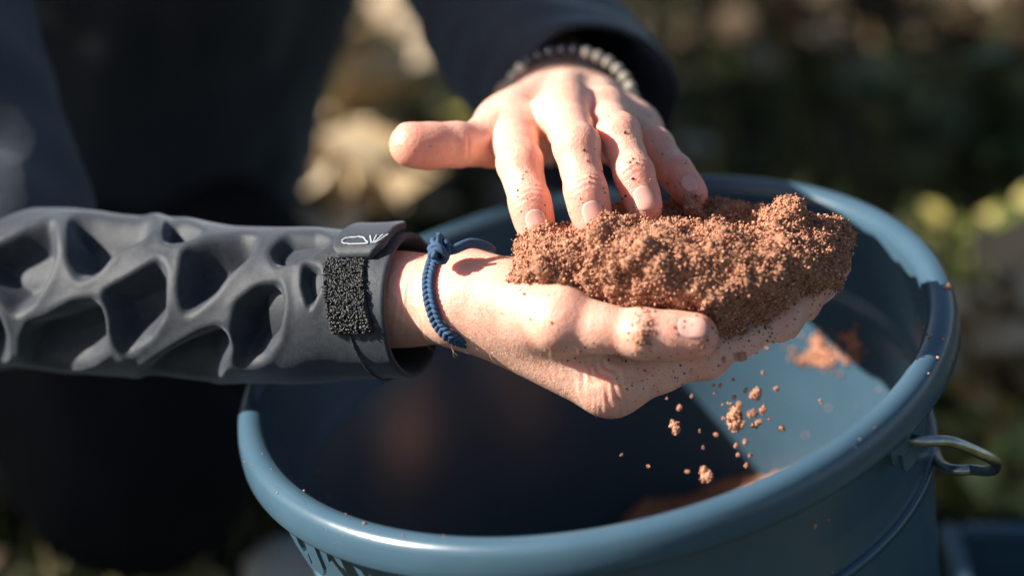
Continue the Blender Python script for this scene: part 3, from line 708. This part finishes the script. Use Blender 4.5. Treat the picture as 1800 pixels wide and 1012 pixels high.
# bead bracelet on the upper wrist
bc = V(1000, 188, 1.243); bb = tag(empty('beaded_bracelet', bc), 'bracelet of small pale and dark round beads on the wrist of the upper hand', 'bracelet')
bu = nrm(UP * .93 + FWD * .2); n_b = 34
sph = bmesh.new(); bmesh.ops.create_uvsphere(sph, u_segments=14, v_segments=9, radius=.0033); sm = {}
for nm in ('bead', 'bead_dark'):
    me = bpy.data.meshes.new('bead'); sph.to_mesh(me); me.polygons.foreach_set('use_smooth', [True] * len(me.polygons)); me.materials.append(M[nm]); sm[nm] = me
sph.free(); ringpts = []
for k in range(n_b):
    t = 2 * math.pi * k / n_b; p = bc + RT * .0350 * math.cos(t) + bu * .0312 * math.sin(t); ringpts.append(p)
    x, y, d = proj(p); dark = (925 < x < 1012 and math.sin(t) > 0)
    o = link(bpy.data.objects.new('bead', sm['bead_dark' if dark else 'bead']), bb); o.location = Vector(p - bc); o.rotation_euler = RNG.uniform(0, 3, 3); sc = RNG.uniform(.92, 1.06); o.scale = (sc, sc, sc * .93)
v, f = tube(np.array(ringpts), .0006, 5, closed=True); meshobj('elastic', v, f, M['bead_dark'], bb)

# ================================================================== SOIL
ico = bmesh.new(); bmesh.ops.create_icosphere(ico, subdivisions=1, radius=1); IV = np.array([v.co for v in ico.verts]); IF = np.array([[v.index for v in f.verts] for f in ico.faces]); ico.free()
SOILC = np.array([(1.0, 1.0, 1.0), (1.25, 1.2, 1.15), (.75, .68, .62), (1.5, 1.55, 1.6), (.5, .42, .36), (1.1, 1.0, .9)])
def grains(pos, rad):
    n = len(pos); k = len(IV); d = IV[None] * (1 + RNG.uniform(-.35, .35, (n, k, 1))); d = d * RNG.uniform(.7, 1.25, (n, 1, 3))
    v = pos[:, None] + d * rad[:, None, None]; f = IF[None] + (np.arange(n) * k)[:, None, None]
    c = SOILC[RNG.choice(len(SOILC), n, p=[.36, .24, .18, .08, .06, .08])] * RNG.uniform(.85, 1.15, (n, 1))
    return v.reshape(-1, 3), f.reshape(-1, 3), np.repeat(c, k, 0)
def crumb_surface(v, f, clumps, count, r0, r1, up=.0016):
    """noisy lump surface + grains scattered over it"""
    n = vnormals(v, f); 
    for (sc, am, ridged) in clumps:
        q = fbm(v, sc, 2, sc); v = v + n * (am * (1 - 2 * np.abs(q) if ridged else q))[:, None]
    n = vnormals(v, f); fi = RNG.integers(0, len(f), count); t = RNG.uniform(0, 1, (count, 2))
    A = v[f[fi, 0]]; Bv = v[f[fi, 1]]; Cv = v[f[fi, 3]]; p = A + (Bv - A) * t[:, :1] + (Cv - A) * t[:, 1:]
    p = p + n[f[fi, 0]] * (RNG.uniform(-.2, 1, count) ** 3 * up)[:, None]
    gv_, gf, gc = grains(p, RNG.uniform(0, 1, count) ** 2.2 * (r1 - r0) + r0)
    return v, gv_, gf, gc
g = Grid(V(1180, 470, 1.09) - np.array([.09, .09, .075]), V(1180, 470, 1.09) + np.array([.10, .09, .075]), .0010); F = g.new(); AXC = (RT, UP, FWD)
heap = [((985, 450, 1.085), (.019, .010, .022)), ((1050, 448, 1.088), (.026, .0125, .034)), ((1130, 462, 1.080), (.032, .0185, .036)), ((1230, 476, 1.078), (.034, .0205, .036)), ((1330, 468, 1.084), (.030, .0165, .036)),
        ((1405, 442, 1.092), (.020, .0125, .030)), ((1450, 424, 1.098), (.0085, .0080, .016)), ((1280, 530, 1.074), (.020, .0130, .016)), ((1160, 512, 1.062), (.028, .0085, .012)), ((1150, 408, 1.125), (.036, .0125, .020)),
        ((1225, 398, 1.130), (.030, .0105, .020)), ((1300, 425, 1.125), (.030, .012, .022)), ((945, 486, 1.066), (.0095, .0055, .007)), ((1383, 388, 1.085), (.0085, .006, .010)), ((1330, 510, 1.080), (.020, .010, .018)), ((1395, 470, 1.088), (.018, .010, .020)), ((1000, 490, 1.066), (.013, .006, .008))]
for c, r in heap: ell(g, F, V(*c), AXC, r, .008)
for k in range(420):                                             # crumbs sitting on the lump
    c, r = heap[RNG.integers(0, len(heap))]; dd = nrm(RNG.normal(size=3)); p = V(*c) + RT * r[0] * dd[0] + UP * r[1] * dd[1] + FWD * r[2] * dd[2]
    rr = RNG.uniform(.0012, .0044); ell(g, F, p, AXC, (rr * RNG.uniform(.8, 1.3), rr, rr), .0012)
sv, sf = surface(g, F)
sv, gv_, gf, gc = crumb_surface(sv, sf, [(52, .0046, False), (150, .0036, False), (420, .0016, False)], 46000, .00026, .00088, .0022)
tri = np.vstack([sf[:, [0, 1, 2]], sf[:, [0, 2, 3]]])
handful = meshobj('soil_handful', np.vstack([sv, gv_]), np.vstack([tri, gf + len(sv)]).astype(np.int32), M['soil'], smooth=False, tint=np.vstack([np.tile([.8, .75, .7], (len(sv), 1)), gc]))
tag(handful, 'heap of crumbly reddish brown soil held in the cupped lower hand', 'soil', kind='stuff')
HEAPB = BVHTree.FromPolygons([Vector(v) for v in sv], [tuple(f) for f in sf.tolist()])
# grains stuck to the skin near the heap
def stick(n, regions, r0, r1):
    P = []; 
    for (x, y, rx, ry, wgt) in regions:
        for _ in range(int(n * wgt)):
            h = ray(RNG.normal(x, rx), RNG.normal(y, ry), HB)
            if h[0] is not None: P.append(np.array(h[0]) + np.array(h[1]) * .0001)
    P = np.array(P); return grains(P, RNG.uniform(0, 1, len(P)) ** 3 * (r1 - r0) + r0)
v, f, c = stick(1000, [(1135, 582, 12, 22, .22), (1320, 590, 60, 40, .20), (1440, 510, 25, 30, .15), (1235, 590, 10, 20, .08), (1200, 665, 60, 18, .10), (1090, 690, 20, 14, .02), (960, 520, 40, 20, .02), (1040, 300, 20, 60, .03), (935, 330, 20, 50, .025), (1120, 320, 18, 40, .03), (1180, 290, 24, 24, .03), (770, 265, 30, 20, .01), (1230, 360, 8, 8, .03), (1060, 625, 60, 10, .06), (1208, 586, 16, 16, .03), (1100, 370, 100, 18, .12)], .00013, .00075)
c = c * np.where(RNG.uniform(size=(len(c) // len(IV), 1)).repeat(len(IV), 0) < .45, .35, 1.0)
tag(meshobj('soil_specks', v, f.astype(np.int32), M['soil'], smooth=False, tint=c), 'tiny soil specks stuck to the skin of both hands', 'soil', kind='stuff')
# clump on the thumb joint and on the little fingertip
def clump(name, c, rad, label, parent=None, group=None, count=None, r1=.0010, stretch=1.0):
    c = np.array(c); hh = max(rad / 9, .0004); g = Grid(c - rad * 1.9, c + rad * 1.9, hh); F = g.new()
    for k in range(4 if rad > .002 else 2): ell(g, F, c + RNG.normal(size=3) * rad * .38, (RT, UP, FWD), (rad * .7, rad * .7 * stretch, rad * .65), rad * .3)
    v, f = surface(g, F); cnt = count or int(60 + 26000 * rad)
    v, gv_, gf, gc = crumb_surface(v, f, [(.55 / rad, rad * .25, False)], cnt, max(.00022, rad * .06), min(r1, rad * .32), rad * .25)
    tr = np.vstack([f[:, [0, 1, 2]], f[:, [0, 2, 3]]]); vv = np.vstack([v, gv_]); 
    o = empty('x') if False else None
    me = meshobj(name, vv - c, np.vstack([tr, gf + len(v)]).astype(np.int32), M['soil'], smooth=False, tint=np.vstack([np.ones((len(v), 3)), gc])); me.location = c
    return tag(me, label, 'soil crumb', group)
FALL = [(1296, 738, 16), (1330, 692, 10), (1319, 726, 8), (1342, 722, 7), (1335, 742, 6), (1186, 751, 9), (1192, 717, 6), (1245, 836, 11), (1376, 753, 6), (1365, 684, 5), (1290, 697, 4.5), (1310, 684, 4), (1300, 712, 7), (1328, 748, 5), (1309, 775, 5), (1295, 781, 5), (1312, 816, 5), (1318, 798, 4),
        (1298, 799, 4), (1258, 763, 4), (1237, 786, 3), (1140, 819, 3), (1208, 826, 4), (1091, 799, 3), (1442, 705, 3), (1254, 678, 3.5), (1264, 676, 4), (1282, 708, 3.5), (1272, 735, 3), (1218, 697, 3), (1172, 700, 2.5), (1288, 665, 3), (1256, 691, 2.5), (1300, 628, 9), (1272, 632, 5), (1352, 735, 3.5), (1280, 742, 4), (1270, 712, 2.5), (1341, 655, 3), (1357, 601, 3), (1349, 611, 3), (1230, 757, 2.5), (1305, 745, 5)]
names = {0: 'largest falling clump of soil in the cluster of crumbs below the cupped fingers', 1: 'rough soil clump at the top of the falling cluster under the fingers', 5: 'soil clump falling well left of the main cluster below the knuckle', 7: 'large lone soil clump falling lowest, just above the near bucket rim', 33: 'soil clump falling close beneath the index finger of the cupped hand', 8: 'rightmost sizeable soil crumb falling beside the main cluster', 24: 'tiny soil crumb falling farthest right, alone in front of the bucket wall', 23: 'tiny soil crumb falling farthest left inside the bucket'}
def crumb_label(x, y):
    if y < 680: return 'small soil crumb falling close under the cupped fingers, above the dense cluster'
    if y > 760: return 'small soil crumb falling below the dense cluster, low above the near rim'
    return 'small soil crumb in the dense falling cluster below the cupped fingers' if x > 1278 else 'small soil crumb falling to the left of the dense cluster, below the knuckle'
for i, (x, y, s) in enumerate(FALL):
    d = 1.045 + RNG.uniform(-.012, .012); clump('soil_crumb', V(x, y, d), s * d / FPX * .92, names.get(i) or crumb_label(x, y), group='soil crumbs falling into the bucket', stretch=1.2)
c0 = ray(1128, 590, HB)[0]; clump('soil_clump', np.array(c0) + TOCAM * .0005, .0030, 'flat patch of soil stuck on the thumb joint of the lower hand', r1=.0009)
c0 = ray(1215, 362, HEAPB)[0]
clump('soil_clump', V(1213, 366, 1.105), .0052, 'lump of soil sticking to the tip of the little finger', r1=.0010)
clump('soil_clump', V(1470, 395, 1.098), .0030, 'small soil lump jutting out at the far right tip of the heap', r1=.0009)
# soil lying in the bucket and smeared on its wall
nr_, na_ = 40, 120; pv = []
for i in range(nr_ + 1):
    for k in range(na_):
        a = 2 * math.pi * k / na_; f_ = i / nr_
        x, y = .14 * f_ * math.cos(a), .14 * f_ * math.sin(a)
        zz = max(-.34, -.192 + .26 * x - .10 * (.14 - y) - 1.5 * max(0, -.012 - x)) + .010 * mnoise.noise(Vector((x * 40, y * 40, 3))) + .005 * mnoise.noise(Vector((x * 130, y * 130, 7)))
        rw = (.1545 - .0736 * (-zz - .054)) * f_ - .0008
        pv.append(RIM + XB * rw * math.cos(a) + YB * rw * math.sin(a) + NB * zz)
for k in range(na_):
    a = 2 * math.pi * k / na_; pv.append(RIM + XB * .121 * math.cos(a) + YB * .121 * math.sin(a) - NB * .390)
pv = np.array(pv); I, J = np.meshgrid(np.arange(nr_ + 1), np.arange(na_), indexing='ij'); J2 = (J + 1) % na_
pf = np.stack([I * na_ + J, (I + 1) * na_ + J, (I + 1) * na_ + J2, I * na_ + J2], -1).reshape(-1, 4)
top = pf[:nr_ * na_]; cnt = 16000; fi = RNG.integers(0, len(top), cnt); fi = fi[RNG.uniform(size=cnt) < ((fi // na_ + 1) / nr_)]; t = RNG.uniform(0, 1, (len(fi), 2))
A = pv[top[fi, 0]]; gp = A + (pv[top[fi, 1]] - A) * t[:, :1] + (pv[top[fi, 3]] - A) * t[:, 1:]
gv_, gf, gc = grains(gp + NB * .0006, RNG.uniform(.0005, .0019, len(gp)))
tri = np.vstack([pf[:, [0, 1, 2]], pf[:, [0, 2, 3]]]); allv = np.vstack([pv, gv_])
tag(meshobj('soil_pile', allv, np.vstack([tri, gf + len(pv)]).astype(np.int32), M['soil'], smooth=False, tint=np.vstack([np.ones((len(pv), 3)), gc])), 'reddish brown soil heaped in the bottom of the bucket', 'soil', kind='stuff')
P = []
for (x, y, rx, ry, k) in ((1435, 628, 20, 8, 150), (1500, 608, 5, 13, 70), (1438, 604, 6, 7, 60), (1490, 590, 8, 3, 18), (1450, 620, 30, 14, 50)):
    for _ in range(k):
        h = ray(RNG.normal(x, rx), RNG.normal(y, ry), BVH_B)
        if h[0] is not None: P.append(np.array(h[0]) + np.array(h[1]) * .0004)
v, f, c = grains(np.array(P), RNG.uniform(.0005, .0017, len(P)))
tag(meshobj('soil_smear', v, f.astype(np.int32), M['soil'], smooth=False, tint=c), 'patch of soil stuck to the far inner wall of the bucket', 'soil', kind='stuff')
P = []
for (x, y, rx, ry, k) in ((1668, 505, 7, 3, 40), (1634, 590, 4, 2, 8), (1625, 570, 20, 60, 30), (1480, 740, 60, 50, 25), (450, 800, 12, 30, 10), (560, 880, 60, 40, 26), (1430, 925, 6, 4, 14), (1440, 940, 40, 30, 8), (700, 930, 90, 20, 16)):
    for _ in range(k):
        h = ray(RNG.normal(x, rx), RNG.normal(y, ry), BVH_B)
        if h[0] is not None: P.append(np.array(h[0]) + np.array(h[1]) * .0002)
v, f, c = grains(np.array(P), RNG.uniform(0, 1, len(P)) ** 3 * .0008 + .00015)
tag(meshobj('soil_crumbs_on_rim', v, f.astype(np.int32), M['soil'], smooth=False, tint=c), 'scattered soil specks lying on the bucket rim', 'soil', kind='stuff')

# ================================================================== THINGS BEHIND
def on_ground(px, py, z=0.0):
    d = V(px, py, 1.0) - CAM; t = (z - CAM[2]) / d[2]; return CAM + d * t
# storage box, lower right
def box_obj(x0, x1, y0, y1, z0, z1, name, m, parent, bev=.006):
    bm = bmesh.new(); bmesh.ops.create_cube(bm, size=1)
    for v in bm.verts: v.co = Vector((x0 + (v.co.x + .5) * (x1 - x0), y0 + (v.co.y + .5) * (y1 - y0), z0 + (v.co.z + .5) * (z1 - z0)))
    if bev: bmesh.ops.bevel(bm, geom=list(bm.edges), offset=bev, segments=3, affect='EDGES')
    vs = [v.co[:] for v in bm.verts]; bm.verts.index_update(); fs = [[v.index for v in f.verts] for f in bm.faces]; bm.free()
    return meshobj(name, vs, fs, m, parent, smooth=False)
bk = on_ground(1672, 925, .13); x0, x1, y1, y0, zt = bk[0], bk[0] + .40, bk[1], bk[1] - .28, .13; zg = -.004
sb = tag(empty('storage_box', ((x0 + x1) / 2, (y0 + y1) / 2, 0)), 'open blue grey plastic storage box on the ground right of the bucket', 'box')
for (a, b, c, d) in ((x0, x0 + .004, y0, y1), (x1 - .004, x1, y0, y1), (x0 + .005, x1 - .005, y1 - .004, y1), (x0 + .005, x1 - .005, y0, y0 + .004)): box_obj(a, b, c, d, zg, zt - .012, 'side_panel', M['box'], sb, .001)
box_obj(x0 + .005, x1 - .005, y0 + .005, y1 - .005, zg + .001, zg + .006, 'floor_panel', M['box'], sb, .001)
for (a, b, c, d) in ((x0 - .007, x0 + .005, y0 - .007, y1 + .007), (x1 - .005, x1 + .007, y0 - .007, y1 + .007), (x0 + .0055, x1 - .0055, y1 - .005, y1 + .007), (x0 + .0055, x1 - .0055, y0 - .007, y0 + .005)): box_obj(a, b, c, d, zt - .0115, zt, 'rim', M['box'], sb, .003)
# pale stones and wood
def stone(px, py, rad, label, m='stone', fl=.7):
    c = on_ground(px, py, rad * fl * .7); bm = bmesh.new(); bmesh.ops.create_icosphere(bm, subdivisions=3, radius=rad)
    vs = np.array([v.co for v in bm.verts]); fs = [[v.index for v in f.verts] for f in bm.faces]; bm.free()
    vs = vs * (1 + .25 * fbm(vs, 1.2 / rad, 2, rad * 100))[:, None] * np.array([1, .85, fl]); o = meshobj('stone', vs, fs, M[m]); o.location = c
    return tag(o, label, 'stone', 'pale stones on the ground')
stone(528, 1012, .040, 'pale rounded stone on the grass below the left bucket lug')
stone(1222, 262, .018, 'pale stone on the ground just behind the far bucket rim')
stone(905, 352, .030, 'tan stone on the ground behind the bucket left of the fingers', 'pale_wood')
stone(752, 195, .020, 'pale stone at the lower end of the peeled branch')
def branch(pts, r0, r1, label):
    C = catmull([on_ground(x, y, z) for x, y, z in pts], 30); C = C + .004 * RNG.normal(size=(30, 1)); v, f = tube(C, np.linspace(r0, r1, 30), 12); v = v + (.15 * r0 * fbm(v, 30, 2, 2))[:, None]
    return tag(meshobj('branch', v, f, M['pale_wood']), label, 'branch')
branch([(660, -160, .03), (690, 10, .035), (722, 90, .03), (750, 160, .03)], .024, .022, 'pale peeled branch lying on the ground between torso and left arm')
def plant(px, py, n, h, cols, label, L, W, spread=.05):
    b = on_ground(px, py, 0); t = tag(empty('garden_plant', b), label, 'plant', 'low plants behind the bucket'); bag = Bag(); cen = []; dirs = []
    for i in range(n):
        a = RNG.uniform(0, 6.28); tip = b + np.array([spread * math.cos(a) * RNG.uniform(.3, 1.3), spread * math.sin(a) * RNG.uniform(.3, 1.3), h * RNG.uniform(.6, 1.1)])
        C = catmull([b + np.array([.01 * math.cos(a), .01 * math.sin(a), -.01]), b * .6 + tip * .4 + np.array([0, 0, h * .15]), tip], 8); v, f = tube(C, np.linspace(.003, .0012, 8), 5); bag.add(v, f)
        for k in range(9): cen.append(C[RNG.integers(2, 8)]); dirs.append(np.array([math.cos(a + RNG.normal()), math.sin(a + RNG.normal()), .3]))
    bag.build('stem', M['bark'], t); foliage('leaves', M['leaf'], t, cen, cols, L, W, dirs)
YG = [(.40, .40, .10), (.30, .34, .08), (.48, .40, .13)]; TAN = [(.52, .36, .19), (.44, .28, .14), (.58, .44, .27)]; OR = [(.55, .24, .10), (.46, .40, .12), (.5, .18, .09)]
plant(1800, 530, 20, .085, YG, 'yellow green leafy plant at the right edge behind the rim', .032, .018, .06)
plant(1718, 735, 8, .11, TAN, 'dry tan leafy plant just right of the bucket rim', .07, .035, .05)
plant(1775, 868, 9, .05, OR + YG, 'low orange and yellow plant above the storage box', .045, .03)
plant(1690, 868, 8, .05, YG, 'low yellow green plant between the bucket wall and the orange plant', .045, .028)
plant(545, 400, 9, .10, [(.55, .42, .26), (.48, .34, .18), (.6, .48, .32)], 'dry tan leafy plant between the jacket and the bucket', .10, .06, .06)
plant(600, 405, 7, .06, TAN, 'low brown dry plant right beside the tan leafy one', .07, .04)
plant(700, 300, 7, .09, [(.16, .17, .04), (.22, .20, .05), (.12, .13, .03)], 'olive green plant behind the outstretched thumb', .06, .03, .07)
plant(620, 330, 5, .08, [(.08, .12, .03), (.12, .13, .04), (.2, .11, .05)], 'green and russet plant behind the tan one', .06, .03)
plant(1500, 60, 6, .06, [(.16, .12, .07), (.12, .10, .06)], 'dull brown plant in the far strip of dead leaves', .06, .04)
plant(1650, 330, 6, .10, [(.06, .09, .03), (.08, .10, .03)], 'dark green plant in the shade far right', .06, .04)
# fallen leaves: a band far behind and a few scattered
n = 900; xs = RNG.uniform(-.9, 1.1, n); ys = np.where(RNG.uniform(size=n) < .75, RNG.normal(1.36, .07, n), RNG.uniform(.3, 2.2, n)); z = ground_z(xs, ys) + .02 + RNG.uniform(0, .03, n)
keep = np.hypot(xs - GX0, ys) > .25
lo = foliage('fallen_leaves', M['leaf'], None, np.stack([xs, ys, z], 1)[keep], [(.13, .085, .045), (.10, .06, .033), (.17, .12, .065)], .045, .028, up=2.0)
tag(lo, 'brown fallen leaves lying in the grass behind the bucket', 'leaves', kind='stuff')
